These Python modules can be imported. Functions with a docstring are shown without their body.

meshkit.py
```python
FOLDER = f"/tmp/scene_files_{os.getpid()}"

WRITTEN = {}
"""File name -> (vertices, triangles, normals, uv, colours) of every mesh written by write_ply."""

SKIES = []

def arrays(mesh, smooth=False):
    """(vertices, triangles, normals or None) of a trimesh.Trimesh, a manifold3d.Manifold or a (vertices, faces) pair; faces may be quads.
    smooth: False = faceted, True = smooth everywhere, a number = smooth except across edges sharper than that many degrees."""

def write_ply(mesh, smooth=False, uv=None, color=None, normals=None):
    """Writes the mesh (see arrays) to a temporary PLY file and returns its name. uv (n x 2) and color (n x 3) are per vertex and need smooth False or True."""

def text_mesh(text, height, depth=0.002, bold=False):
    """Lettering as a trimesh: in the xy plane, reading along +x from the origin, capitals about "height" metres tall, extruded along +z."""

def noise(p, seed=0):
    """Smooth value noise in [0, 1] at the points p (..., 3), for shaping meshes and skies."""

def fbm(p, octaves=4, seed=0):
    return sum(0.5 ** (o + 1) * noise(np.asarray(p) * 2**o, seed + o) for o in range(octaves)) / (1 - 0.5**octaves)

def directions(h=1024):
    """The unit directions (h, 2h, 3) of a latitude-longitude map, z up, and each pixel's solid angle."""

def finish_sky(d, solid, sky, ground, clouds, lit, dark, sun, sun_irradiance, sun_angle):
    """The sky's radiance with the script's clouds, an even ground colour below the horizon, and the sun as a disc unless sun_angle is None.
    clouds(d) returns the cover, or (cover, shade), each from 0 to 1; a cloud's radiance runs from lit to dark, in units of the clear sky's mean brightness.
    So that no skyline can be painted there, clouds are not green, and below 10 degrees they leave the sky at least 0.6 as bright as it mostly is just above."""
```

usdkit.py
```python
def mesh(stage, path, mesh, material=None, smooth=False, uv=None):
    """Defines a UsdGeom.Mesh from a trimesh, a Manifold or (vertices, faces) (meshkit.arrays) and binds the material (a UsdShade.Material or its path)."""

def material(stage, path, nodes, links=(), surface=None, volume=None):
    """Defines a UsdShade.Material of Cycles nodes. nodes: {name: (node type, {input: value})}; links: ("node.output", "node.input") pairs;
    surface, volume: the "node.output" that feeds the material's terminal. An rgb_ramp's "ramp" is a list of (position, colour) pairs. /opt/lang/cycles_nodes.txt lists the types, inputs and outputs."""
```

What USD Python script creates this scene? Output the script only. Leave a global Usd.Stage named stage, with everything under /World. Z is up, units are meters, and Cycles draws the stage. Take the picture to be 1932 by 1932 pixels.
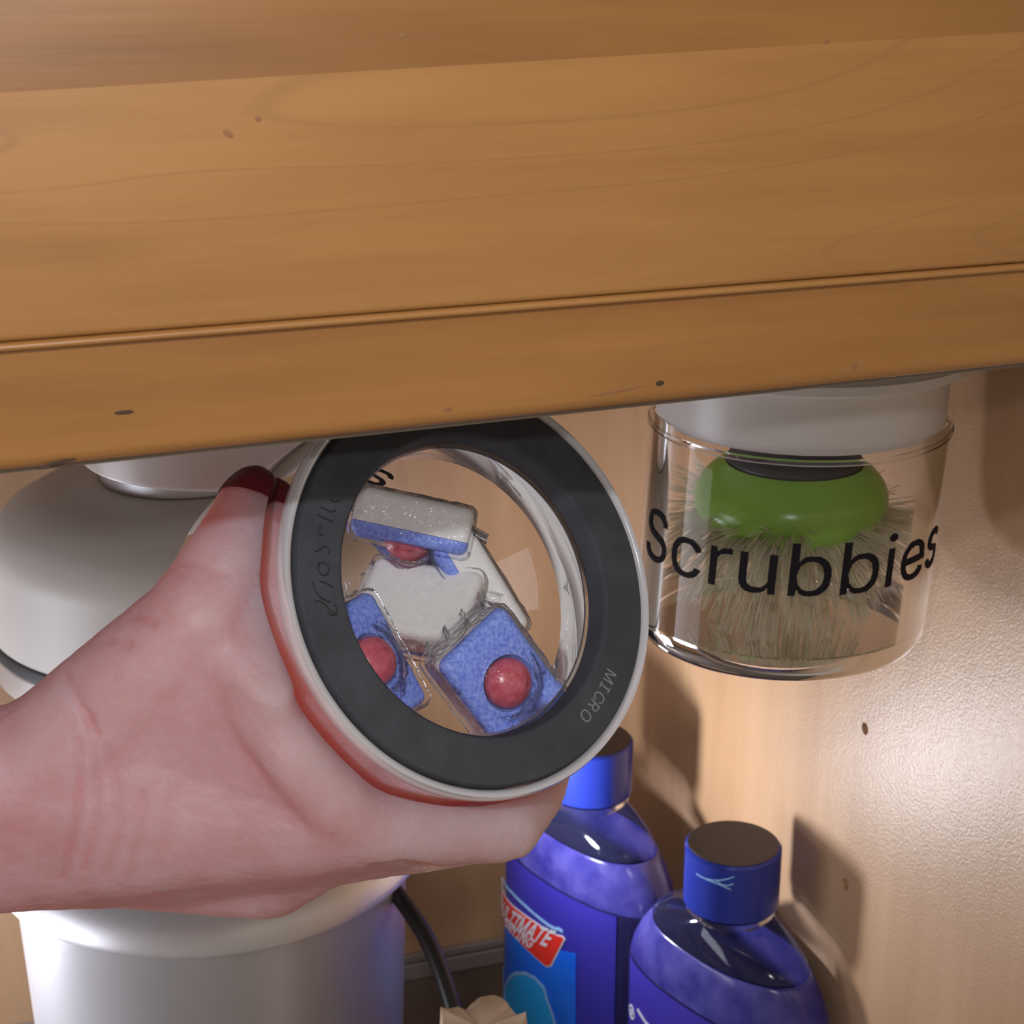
import math
import numpy as np, trimesh, manifold3d as m3, usdkit, meshkit
from shapely.geometry import Polygon, LineString, Point
from shapely.ops import unary_union
from pxr import Usd, UsdGeom, UsdLux, UsdShade, Gf, Sdf

stage = Usd.Stage.CreateInMemory()
UsdGeom.SetStageUpAxis(stage, 'Z'); UsdGeom.SetStageMetersPerUnit(stage, 1.0)
UsdGeom.Xform.Define(stage, '/World'); UsdGeom.Scope.Define(stage, '/World/Looks')

# ------------------------------------------------------------------ camera
YAW, PITCH, FPX = math.radians(18), math.radians(19), 3300.0
EYE = np.array([0, 0, .69])
F = np.array([math.sin(YAW) * math.cos(PITCH), math.cos(YAW) * math.cos(PITCH), -math.sin(PITCH)])
R = np.array([math.cos(YAW), -math.sin(YAW), 0])
U = np.cross(R, F)
cam = UsdGeom.Camera.Define(stage, '/World/camera')
M = Gf.Matrix4d(1)
for i, v in enumerate((R, U, -F, EYE)):
    M.SetRow(i, Gf.Vec4d(*map(float, v), 1.0 if i == 3 else 0.0))
cam.AddTransformOp().Set(M)
cam.CreateHorizontalApertureAttr(36.0); cam.CreateVerticalApertureAttr(36.0)
cam.CreateFocalLengthAttr(36.0 * FPX / 1932)
cam.CreateFStopAttr(42.0); cam.CreateFocusDistanceAttr(.50)
cam.CreateClippingRangeAttr(Gf.Vec2f(.02, 100))
cam.CreateExposureAttr(0.0)

# ------------------------------------------------------------------ light
def light(kind, name, pos, color, power, aim=None, **kw):
    l = getattr(UsdLux, kind).Define(stage, '/World/' + name)
    l.CreateColorAttr(Gf.Vec3f(*color)); l.CreateIntensityAttr(power); l.CreateNormalizeAttr(True)
    for k, v in kw.items():
        getattr(l, f'Create{k}Attr')(v)
    mt = Gf.Matrix4d(1)
    if aim is not None:
        z = np.array(pos, float) - np.array(aim, float); z /= np.linalg.norm(z)
        x = np.cross([0, 0, 1], z) if abs(z[2]) < .99 else np.array([1., 0, 0]); x /= np.linalg.norm(x)
        for i, v in enumerate((x, np.cross(z, x), z)):
            mt.SetRow(i, Gf.Vec4d(*map(float, v), 0))
    mt.SetTranslateOnly(Gf.Vec3d(*map(float, pos)))
    l.AddTransformOp().Set(mt)
    return l
# phone flash just above the lens, and the viewer's head lamp higher up
light('SphereLight', 'phone_flash', (.012, -.005, .722), (.94, .95, 1.0), .50, Radius=.006)
light('SphereLight', 'head_lamp', (-.03, -.01, .822), (.94, .95, 1.0), 1.36, Radius=.008)
# small LED lamp inside the cabinet, behind the hand, inferred from wall glare and cap shadows
LAMP = np.array([.221, .795, .222])
light('DiskLight', 'cabinet_lamp', LAMP, (.95, .94, 1.0), .155, aim=LAMP + np.array([.80, .10, .30]), Radius=.013)
# added fill panel at the left of the cabinet, no such lamp seen
light('RectLight', 'side_fill', (-.40, .72, .24), (.86, .89, 1.0), .36, aim=(.3, .74, .24), Width=.30, Height=.22)
# unseen lamp added low behind the disposal to brighten its left side
light('RectLight', 'low_fill', (-.24, .93, .10), (.84, .88, 1.0), .26, aim=(.05, .84, .08), Width=.10, Height=.12)
# warm kitchen ceiling light behind and above the viewer
light('RectLight', 'kitchen_lamp', (.5, -1.3, 1.7), (1.0, .80, .58), .5, aim=(.1, .4, .6), Width=.8, Height=.8)
dome = UsdLux.DomeLight.Define(stage, '/World/room_light')
dome.CreateColorAttr(Gf.Vec3f(1.0, .86, .72)); dome.CreateIntensityAttr(.085)

# ------------------------------------------------------------------ helpers
def at(x, y, d):
    """World point seen at pixel (x, y) at depth d."""
    return EYE + d * (F + (x - 966) / FPX * R - (y - 966) / FPX * U)

def project(P):
    P = np.atleast_2d(P) - EYE; d = P @ F
    return np.c_[966 + FPX * (P @ R) / d, 966 - FPX * (P @ U) / d]

used = {}
def numbered(path):
    n = used.get(path, 0); used[path] = n + 1
    return path if n == 0 else f'{path}_{n:03d}'

class Thing:
    def __init__(s, path, base): s.path, s.base = path, np.array(base, float)

def thing(name, label, cat, base, group=None):
    path = numbered('/World/' + name)
    x = UsdGeom.Xform.Define(stage, path); x.AddTranslateOp().Set(Gf.Vec3d(*map(float, base)))
    p = x.GetPrim(); p.SetCustomDataByKey('label', label); p.SetCustomDataByKey('category', cat)
    if group: p.SetCustomDataByKey('group', group)
    return Thing(path, base)

def part(parent, name, mesh, mat, smooth=35, label=None, kind=None):
    v, f = arr(mesh)
    path = numbered(parent.path + '/' + name)
    pr = usdkit.mesh(stage, path, trimesh.Trimesh(v - parent.base, f, process=False), mat, smooth=smooth).GetPrim()
    if label: pr.SetCustomDataByKey('label', label)
    if kind: pr.SetCustomDataByKey('kind', kind)
    return Thing(path, parent.base)

def struct(name, mesh, mat, label, smooth=35, cat=None):
    v, f = arr(mesh)
    p = usdkit.mesh(stage, numbered('/World/' + name), trimesh.Trimesh(v, f, process=False), mat, smooth=smooth).GetPrim()
    p.SetCustomDataByKey('kind', 'structure'); p.SetCustomDataByKey('label', label)
    p.SetCustomDataByKey('category', cat or name.split('_')[0])

def arr(mesh):
    if hasattr(mesh, 'to_mesh'):
        q = mesh.to_mesh(); return np.array(q.vert_properties[:, :3], float), np.array(q.tri_verts)
    if isinstance(mesh, tuple): return meshkit.arrays(mesh)[:2]
    return np.array(mesh.vertices, float), np.array(mesh.faces)

def cat_(ms): return trimesh.util.concatenate([trimesh.Trimesh(*arr(m), process=False) for m in ms])

def man(mesh):
    v, f = arr(mesh)
    t = trimesh.Trimesh(v, f, process=False); t.merge_vertices(digits_vertex=9)
    return m3.Manifold(m3.Mesh(t.vertices.astype(np.float32), t.faces.astype(np.uint32)))

def box(lo, hi, bev=0.0):
    lo, hi = np.array(lo, float), np.array(hi, float)
    if bev:
        c = []
        for a in range(3):
            e = np.full(3, bev); e[a] = 0
            b = trimesh.creation.box(bounds=[lo + e, hi - e]); c.append(b.vertices)
        return trimesh.Trimesh(vertices=np.vstack(c)).convex_hull
    return trimesh.creation.box(bounds=[lo, hi])

def lathe(profile, n=96, frame=None, sx=1.0, sy=1.0):
    """Closed profile of (r, z) pairs (r may be 0 at the ends) turned about z. frame = (origin, x, y, z)."""
    pr = np.array(profile, float)
    t = np.linspace(0, 2 * np.pi, n, endpoint=False)
    v = np.stack([pr[:, None, 0] * np.cos(t) * sx, pr[:, None, 0] * np.sin(t) * sy, np.repeat(pr[:, 1:2], n, 1)], -1).reshape(-1, 3)
    k = len(pr); i, j = np.meshgrid(np.arange(k - 1), np.arange(n), indexing='ij')
    a, b = i * n + j, i * n + (j + 1) % n
    q = np.stack([a, b, b + n, a + n], -1).reshape(-1, 4)
    f = np.vstack([q[:, [0, 1, 2]], q[:, [0, 2, 3]]])
    m = trimesh.Trimesh(v, f, process=False); m.merge_vertices(digits_vertex=8)
    m.update_faces(m.nondegenerate_faces()); m.remove_unreferenced_vertices()
    if frame is not None:
        o, x, y, z = frame
        m.vertices = o + m.vertices[:, :1] * x + m.vertices[:, 1:2] * y + m.vertices[:, 2:] * z
    return m

def ring(profile, n=96, frame=None, **kw):
    """Closed ring: profile is a closed loop away from the axis."""
    return lathe(list(profile) + [profile[0]], n, frame, **kw)

def tube(pts, rad, sides=10, cap=True):
    p = np.asarray(pts, float); rad = np.broadcast_to(rad, len(p)).astype(float)
    t = np.gradient(p, axis=0); t /= np.linalg.norm(t, axis=1, keepdims=True) + 1e-12
    a = np.cross(t[0], [0, 0, 1.0] if abs(t[0][2]) < .9 else [1., 0, 0]); a /= np.linalg.norm(a)
    rows = []
    th = np.linspace(0, 2 * np.pi, sides, endpoint=False)
    for i in range(len(p)):
        a = a - t[i] * (a @ t[i]); a /= np.linalg.norm(a); b = np.cross(t[i], a)
        rows.append(p[i] + rad[i] * (np.cos(th)[:, None] * a + np.sin(th)[:, None] * b))
    v = np.vstack(rows); f = []
    for i in range(len(p) - 1):
        for j in range(sides):
            k = (j + 1) % sides; q = i * sides
            f += [[q + j, q + k, q + sides + k], [q + j, q + sides + k, q + sides + j]]
    if cap:
        n = len(v); v = np.vstack([v, p[:1], p[-1:]])
        e = (len(p) - 1) * sides
        for j in range(sides):
            k = (j + 1) % sides
            f += [[n, k, j], [n + 1, e + j, e + k]]
    return trimesh.Trimesh(v, f, process=False)

def spline(pts, n=40):
    from scipy.interpolate import CubicSpline
    p = np.asarray(pts, float); s = np.r_[0, np.cumsum(np.linalg.norm(np.diff(p, axis=0), axis=1))]
    return CubicSpline(s, p)(np.linspace(0, s[-1], n))

def solid(poly, depth, step=None):
    """Flat polygon(s) as a thin solid in xy, optionally with short edges so that it can be bent."""
    gs = [g for g in getattr(poly, 'geoms', [poly]) if g.area > 0]
    m = trimesh.util.concatenate([trimesh.creation.extrude_polygon(g, depth, engine='earcut') for g in gs])
    if step: m = finer(m, step)
    return m

def finer(m, step):
    v, f = trimesh.remesh.subdivide_to_size(m.vertices, m.faces, step, max_iter=12)
    return trimesh.Trimesh(v, f, process=False)

# ------------------------------------------------------------------ materials
def mat(name, nodes, links=(), surface='p.BSDF', **kw):
    return usdkit.material(stage, '/World/Looks/' + name, nodes, list(links), surface=surface, **kw)

def plain(name, color, rough=.5, **kw):
    return mat(name, {'p': ('principled_bsdf', dict(base_color=color, roughness=rough, **kw))})

def mottled(name, c1, c2, scale, rough=.5, bump=0.0, bump_scale=None, detail=4, **kw):
    nodes = {'g': ('geometry', {}), 'n': ('noise_texture', dict(scale=scale, detail=detail)), 'r': ('rgb_ramp', dict(ramp=[(.3, c1), (.7, c2)])),
             'p': ('principled_bsdf', dict(roughness=rough, **kw))}
    links = [('g.position', 'n.vector'), ('n.fac', 'r.fac'), ('r.color', 'p.base_color')]
    if bump:
        nodes['n2'] = ('noise_texture', dict(scale=bump_scale or scale, detail=3)); nodes['b'] = ('bump', dict(strength=bump, distance=.001))
        links += [('g.position', 'n2.vector'), ('n2.fac', 'b.height'), ('b.normal', 'p.normal')]
    return mat(name, nodes, links)

def wood(name, light_c, dark_c, streak, blotch, line=.25, rough=.38, bump=.12, peel=0, coat=0.0, coat_rough=.3, offset=(0, 0, 0), line_scale=(3, 3, 16), line_c=(.25, .12, .045)):
    """streak: (x, y, z) scale of the fine grain; blotch: of the broad tone; line: strength of dark growth lines."""
    nodes = {
        'g': ('geometry', {}),
        'm1': ('mapping', dict(scale=streak, location=offset)), 'n1': ('noise_texture', dict(scale=1.0, detail=6, roughness=.65)),
        'm2': ('mapping', dict(scale=blotch, location=offset)), 'n2': ('noise_texture', dict(scale=1.0, detail=3, roughness=.5, distortion=.6)),
        'mx': ('mix_float', dict(fac=.62)),
        'r': ('rgb_ramp', dict(ramp=[(.34, dark_c), (.66, light_c)])),
        'm3': ('mapping', dict(scale=line_scale, location=offset)), 'n3': ('noise_texture', dict(scale=1.0, detail=1.0, roughness=.4, distortion=.9)),
        'k': ('math', dict(math_type='multiply', value2=9.0)), 'fr': ('math', dict(math_type='pingpong', value2=.5)),
        'lr': ('map_range', dict(from_min=0.0, from_max=.05, to_min=1.0, to_max=0.0, clamp=True)),
        'lb': ('math', dict(math_type='multiply', value2=line)),
        'lb2': ('math', dict(math_type='multiply')),
        'c': ('mix_color', dict(blend_type='mix', b=line_c)),
        'b': ('bump', dict(strength=bump, distance=.0006)),
        'p': ('principled_bsdf', dict(roughness=rough, coat_weight=coat, coat_roughness=coat_rough))}
    links = [('g.position', 'm1.vector'), ('m1.vector', 'n1.vector'), ('g.position', 'm2.vector'), ('m2.vector', 'n2.vector'),
             ('n1.fac', 'mx.a'), ('n2.fac', 'mx.b'), ('mx.value', 'r.fac') if False else ('mx.result', 'r.fac'),
             ('g.position', 'm3.vector'), ('m3.vector', 'n3.vector'), ('n3.fac', 'k.value1'), ('k.value', 'fr.value1'), ('fr.value', 'lr.value'),
             ('lr.result', 'lb.value1'), ('lb.value', 'lb2.value1'), ('n1.fac', 'lb2.value2'), ('lb2.value', 'c.fac'), ('r.color', 'c.a'), ('c.result', 'p.base_color'),
             ('n1.fac', 'b.height'), ('b.normal', 'p.normal')]
    if peel:
        nodes['n4'] = ('noise_texture', dict(scale=850.0, detail=3)); nodes['b2'] = ('bump', dict(strength=peel, distance=.0005))
        links += [('g.position', 'n4.vector'), ('n4.fac', 'b2.height'), ('b2.normal', 'p.coat_normal'), ('b2.normal', 'b.normal')]
    return mat(name, nodes, links)

maple = wood('maple_panel', (.42, .205, .062), (.30, .130, .036), (9, 4, 150), (6, 6, 14), line=.62)
maple_dark = wood('maple_strip', (.345, .158, .042), (.245, .105, .027), (10, 4, 190), (7, 6, 26), line=.3, offset=(3.1, .7, 5.2))
maple_rail = wood('maple_rail', (.375, .172, .047), (.265, .112, .029), (7, 5, 160), (5, 6, 34), line=.3, offset=(7.7, 1.3, 2.9))
melamine = wood('melamine_maple', (.66, .43, .245), (.52, .31, .165), (60, 70, 4), (16, 18, 2.2), line=.18, rough=.46, bump=.03, peel=.50, coat=1.0, coat_rough=.34, line_scale=(20, 24, 2), line_c=(.45, .27, .15))
board_edge = plain('board_edge', (.16, .115, .075), .6)
soot = plain('knot_dark', (.06, .028, .012), .7)
dark_floor = mottled('cabinet_floor', (.10, .08, .062), (.16, .125, .10), 30, .6)
strip_grey = plain('grey_strip', (.30, .27, .25), .5)
white_plastic = plain('white_plastic', (.74, .71, .68), .32)
white_housing = plain('white_housing', (.70, .67, .635), .42)
black_rubber = plain('black_rubber', (.012, .013, .017), .5)
ring_rubber = mottled('grey_rubber', (.050, .052, .060), (.070, .073, .084), 90, .72, bump=.12, bump_scale=900, specular_ior_level=.25)
mark_rubber = plain('raised_rubber', (.22, .23, .25), .45)
groove_rubber = plain('ring_script', (.022, .022, .025), .6)
ink = plain('black_ink', (.012, .010, .013), .7, specular_ior_level=.1)
green = plain('green_plastic', (.27, .50, .075), .25, subsurface_weight=.15, subsurface_scale=.004)
dark_grey = plain('dark_grey_plastic', (.07, .068, .072), .45)
cord_black = plain('cord_black', (.018, .018, .02), .38)
paper = mottled('tan_paper', (.50, .36, .25), (.64, .49, .36), 60, .85, bump=.3, bump_scale=160)
tab_white = mottled('tablet_white', (.82, .80, .75), (.88, .86, .82), 500, .6, bump=.25, bump_scale=1400)
tab_blue = mottled('tablet_blue', (.11, .19, .74), (.34, .46, .98), 900, .55, bump=.3, bump_scale=1200, detail=5)
tab_red = mottled('tablet_red', (.50, .05, .08), (.66, .14, .18), 420, .25)
tip_red = plain('red_tip', (.15, .010, .016), .38)
steel = mat('brushed_steel', {'g': ('geometry', {}), 'm': ('mapping', dict(scale=(30, 30, 1200))), 'n': ('noise_texture', dict(scale=1.0, detail=3)),
            'b': ('bump', dict(strength=.04, distance=.0004)), 'p': ('principled_bsdf', dict(base_color=(.74, .74, .78), metallic=.65, roughness=.40))},
            [('g.position', 'm.vector'), ('m.vector', 'n.vector'), ('n.fac', 'b.height'), ('b.normal', 'p.normal')])
cap_blue = plain('cap_blue', (.018, .035, .30), .22)
cap_top = plain('cap_top', (.055, .045, .06), .5)
print_white = plain('print_white', (.72, .74, .82), .4)
print_red = plain('print_red', (.78, .035, .022), .38)
print_cyan = plain('print_cyan', (.015, .42, .97), .35)
print_pale = plain('print_pale', (.30, .55, .88), .35)
label_blue = mottled('label_blue', (.008, .12, .80), (.012, .20, .95), 26, .3)
label_indigo = plain('label_indigo', (.036, .030, .34), .28)
label_violet = plain('label_violet', (.046, .034, .36), .3)

def clear(name, tint=(1, 1, 1), ior=1.45, rough=.02, film=0.0, film_color=(1, 1, 1), bump=0.0, bump_scale=200.0):
    """Thin clear plastic: lets light straight through and mirrors by fresnel; film adds a little scattering haze."""
    nodes = {'f': ('fresnel', dict(IOR=ior)), 't': ('transparent_bsdf', dict(color=tint)), 'gl': ('glossy_bsdf', dict(color=(1, 1, 1), roughness=rough)), 'x': ('mix_closure', {})}
    links = [('f.fac', 'x.fac'), ('t.BSDF', 'x.closure1'), ('gl.BSDF', 'x.closure2')]
    out = 'x.closure'
    if bump:
        nodes.update({'g': ('geometry', {}), 'n': ('noise_texture', dict(scale=bump_scale, detail=2, distortion=1.0)), 'b': ('bump', dict(strength=bump, distance=.002))})
        links += [('g.position', 'n.vector'), ('n.fac', 'b.height'), ('b.normal', 'gl.normal'), ('b.normal', 'f.normal')]
    if film:
        nodes.update({'d': ('diffuse_bsdf', dict(color=film_color)), 'x2': ('mix_closure', dict(fac=film))})
        links += [('x.closure', 'x2.closure1'), ('d.BSDF', 'x2.closure2')]; out = 'x2.closure'
    return mat(name, nodes, links, surface=out)

clear_wall = clear('clear_jar', (.95, .94, .95), ior=1.18)
clear_rim = mat('clear_rim', {'p': ('principled_bsdf', dict(base_color=(.97, .96, .98), roughness=.04, ior=1.49, transmission_weight=1.0))})
frost_rim = mat('frosted_rim', {'gl': ('glass_bsdf', dict(color=(.95, .95, .97), roughness=.12, IOR=1.45)), 'd': ('principled_bsdf', dict(base_color=(.84, .83, .86), roughness=.25)),
                 'x': ('mix_closure', dict(fac=.6))}, [('gl.BSDF', 'x.closure1'), ('d.BSDF', 'x.closure2')], surface='x.closure')
film = clear('clear_film', (.985, .985, .99), ior=1.16, rough=.10, film=.03, film_color=(.9, .88, .92), bump=.6, bump_scale=190)
bottle_clear = clear('clear_blue_plastic', (.88, .90, .98), ior=1.4, rough=.06, film=.06, film_color=(.18, .20, .55))
bevel_mat = mottled('bevel_violet', (.026, .024, .20), (.085, .08, .34), 60, .2)  # blotchy reflections put into the colour as lighter mottle
bottle_body = clear('bottle_shell', (.22, .24, .62), ior=1.4, rough=.08, film=.22, film_color=(.08, .07, .30))
bristle_mat = mat('nylon_bristle', {'t': ('translucent_bsdf', dict(color=(.80, .75, .58))), 'd': ('principled_bsdf', dict(base_color=(.74, .68, .50), roughness=.35)), 'c': ('transparent_bsdf', {}),
                   'x': ('mix_closure', dict(fac=.5)), 'y': ('mix_closure', dict(fac=.5))},
                   [('t.BSDF', 'x.closure1'), ('d.BSDF', 'x.closure2'), ('x.closure', 'y.closure1'), ('c.BSDF', 'y.closure2')], surface='y.closure')
skin = mat('skin', {'g': ('geometry', {}), 'n': ('noise_texture', dict(scale=38.0, detail=4, roughness=.6)), 'r': ('rgb_ramp', dict(ramp=[(.30, (.56, .285, .295)), (.52, (.62, .345, .365)), (.72, (.64, .395, .415))])),
           'n2': ('noise_texture', dict(scale=700.0, detail=3)), 'v': ('voronoi_texture', dict(scale=420.0)), 'b': ('bump', dict(strength=.35, distance=.0006)), 'b2': ('bump', dict(strength=.25, distance=.0008)),
           'p': ('principled_bsdf', dict(roughness=.52, subsurface_weight=.7, subsurface_scale=.012, subsurface_radius=(1.0, .22, .14), specular_ior_level=.35))},
           [('g.position', 'n.vector'), ('n.fac', 'r.fac'), ('r.color', 'p.base_color'), ('g.position', 'n2.vector'), ('g.position', 'v.vector'), ('n2.fac', 'b.height'), ('v.distance', 'b2.height'),
            ('b.normal', 'b2.normal'), ('b2.normal', 'p.normal')])

# ------------------------------------------------------------------ cabinet shell
WX, BY, LX, ZC = .39, 1.0, -.42, .575      # right wall, back wall, left wall, ceiling
wall = man(box((WX, .40, 0), (WX + .018, BY + .018, ZC)))
for (px_, py_) in ((1632, 1375), (1595, 1668)):      # drilled shelf-pin holes
    d = at(px_, py_, 1) - EYE; p = EYE + d * WX / d[0]
    h = trimesh.creation.cylinder(radius=.0030, height=.024, sections=28)
    h.apply_transform(trimesh.transformations.rotation_matrix(np.pi / 2, [0, 1, 0])); h.apply_translation((p[0] + .0, p[1], p[2]))
    wall = wall - man(h)
struct('wall_right', wall, melamine, 'glossy pale maple right side wall of the cabinet with two shelf-pin holes', cat='cabinet wall')
struct('wall_back', box((LX - .018, BY, 0), (WX, BY + .018, ZC)), melamine, 'pale maple back wall of the cabinet behind the bottles and disposal', cat='cabinet wall')
struct('wall_left', box((LX - .018, .40, 0), (LX, BY, ZC)), melamine, 'pale maple left side wall of the cabinet, out of view', cat='cabinet wall')
struct('floor', box((LX - .018, .38, -.018), (WX + .018, BY + .018, 0)), dark_floor, 'dark brown cabinet floor in shadow below the hand', cat='cabinet floor')
struct('ceiling', box((LX - .018, .396, ZC), (WX + .018, BY + .018, ZC + .02)), dark_floor, 'underside of the counter above the cabinet, out of view', cat='cabinet ceiling')
bb = cat_([box((LX, BY - .006, 0), (WX, BY - .0003, .012), .001), box((LX, BY - .0045, .0128), (WX, BY - .0003, .0185), .001)])
struct('baseboard_back', bb, strip_grey, 'thin grey ribbed strip where the cabinet back meets its floor', cat='strip')

# ------------------------------------------------------------------ drawer front and rail
def plank(x0, x1, y0, y1, bottom, top, chamfer=(0, 0), n=24):
    """Board from x0 to x1, front face at y0; bottom/top = z at x0 and x1; chamfer = front edge rounding (bottom, top)."""
    xs = np.linspace(x0, x1, n); rows = []
    for x in xs:
        t = (x - x0) / (x1 - x0); zb, zt = bottom[0] + t * (bottom[1] - bottom[0]), top[0] + t * (top[1] - top[0])
        cb, ct = chamfer; pr = []
        for a in np.linspace(0, np.pi / 2, 6): pr.append((y0 + cb * (1 - math.sin(a)), zb + cb * (1 - math.cos(a))) if cb else (y0, zb))
        for a in np.linspace(0, np.pi / 2, 6): pr.append((y0 + ct * (1 - math.cos(a)), zt - ct * (1 - math.sin(a))) if ct else (y0, zt))
        pr += [(y1, zt), (y1, zb)]
        rows.append([(x, y, z) for y, z in pr])
    k = len(rows[0]); v = np.array(rows).reshape(-1, 3); f = []
    for i in range(n - 1):
        for j in range(k):
            q, q2 = i * k, (j + 1) % k
            f += [[q + j, q + q2, q + k + q2], [q + j, q + k + q2, q + k + j]]
    for j in range(1, k - 1): f += [[0, j + 1, j], [(n - 1) * k, (n - 1) * k + j, (n - 1) * k + j + 1]]
    m = trimesh.Trimesh(v, f); m.update_faces(m.nondegenerate_faces()); m.fix_normals(); return m

Z0 = EYE[2]
YD, YR = .3728, .375
def zline(px0, px1, y):                        # z at x = -.30 and x = .60 of the line seen through two pixels on the plane at depth y
    q = []
    for p in (px0, px1):
        d = at(*p, 1) - EYE; q.append(EYE + d * y / d[1])
    s = (q[1][2] - q[0][2]) / (q[1][0] - q[0][0])
    return [q[0][2] + s * (x - q[0][0]) for x in (-.30, .60)]
XA, XB = -.30, .60
z_seam, z_bead, z_rail = zline((0, 175), (1932, 60), YD), zline((0, 648), (1932, 497), YD), zline((0, 905), (1932, 700), YR)
df = thing('drawer_front', 'wide honey maple drawer front across the top, with a darker strip along its upper edge', 'drawer front', (.15, YD, Z0 - .08))
part(df, 'board', plank(XA, XB, YD, YR - .0005, z_bead, z_seam, (.0016, 0)), maple, label='lighter maple board with wavy grain')
part(df, 'board', plank(XA, XB, YD + .00003, YR - .0005, z_seam, [Z0 + .075] * 2), maple_dark, label='darker maple strip along the top')
zb2 = [z - .0021 for z in z_bead]
bead = []
for x, zt in zip(np.linspace(XA, XB, 30), np.linspace(z_bead[0], z_bead[1], 30)):
    bead.append([(x, YD + .0012 - .0014 * math.sin(a_), zt - .0001 - .0010 + .0010 * math.cos(a_)) for a_ in np.linspace(0, np.pi, 12)] + [(x, YR - .0002, zt - .0021), (x, YR - .0002, zt - .0001)])
k_ = len(bead[0]); bf = [[i * k_ + j, i * k_ + (j + 1) % k_, (i + 1) * k_ + (j + 1) % k_, (i + 1) * k_ + j] for i in range(29) for j in range(k_)]
bead = trimesh.Trimesh(*arr((np.array(bead).reshape(-1, 3), np.array(bf))), process=False); bead.fix_normals()
part(df, 'bead', bead, maple, smooth=60, label='thin rounded bead along the lower edge')
cr = thing('cabinet_rail', 'honey maple cabinet rail below the drawer front, with a rounded lower edge over the opening', 'cabinet rail', (.15, YR, z_rail[0]))
part(cr, 'board', plank(XA, XB, YR, YR + .0185, [z + .0012 for z in z_rail], [Z0 - .055] * 2, (.0035, 0)), maple_rail)
part(cr, 'edge_band', plank(XA, XB, YR + .0042, YR + .0185, z_rail, [z + .0011 for z in z_rail]), board_edge, label='grey brown lower edge of the rail')
def fleck(px_, py_, w, h, y, host, mt=soot, rot=0.0):
    d = at(px_, py_, 1) - EYE; c = EYE + d * y / d[1]
    s = trimesh.creation.icosphere(2, 1.0); s.vertices *= np.array([w, .00010, h])
    s.vertices *= (1 + .35 * (meshkit.fbm(s.vertices * np.array([900, 900, 900]) + px_, 3) - .5))[:, None]
    s.apply_transform(trimesh.transformations.rotation_matrix(rot, [0, 1, 0])); s.apply_translation(c)
    part(host, 'knot', s, mt)
pale_knot = plain('knot_brown', (.27, .12, .04), .6)
fleck(1245, 723, .0011, .0007, YR, cr); fleck(1165, 738, .0068, .0004, YR, cr, pale_knot, -.1)
fleck(1612, 692, .0009, .0012, YR, cr, pale_knot); fleck(235, 778, .0022, .0005, YR, cr)
fleck(112, 872, .0034, .0005, YR, cr, soot, -.14); fleck(82, 882, .0013, .0004, YR, cr); fleck(845, 772, .0012, .0006, YR, cr, pale_knot)
fleck(487, 224, .0007, .0006, YD, df, pale_knot); fleck(430, 252, .0012, .0007, YD, df, pale_knot, .6); fleck(760, 68, .0006, .0006, YD, df, pale_knot)
fleck(1558, 78, .0008, .0006, YD, df, pale_knot)

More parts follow.
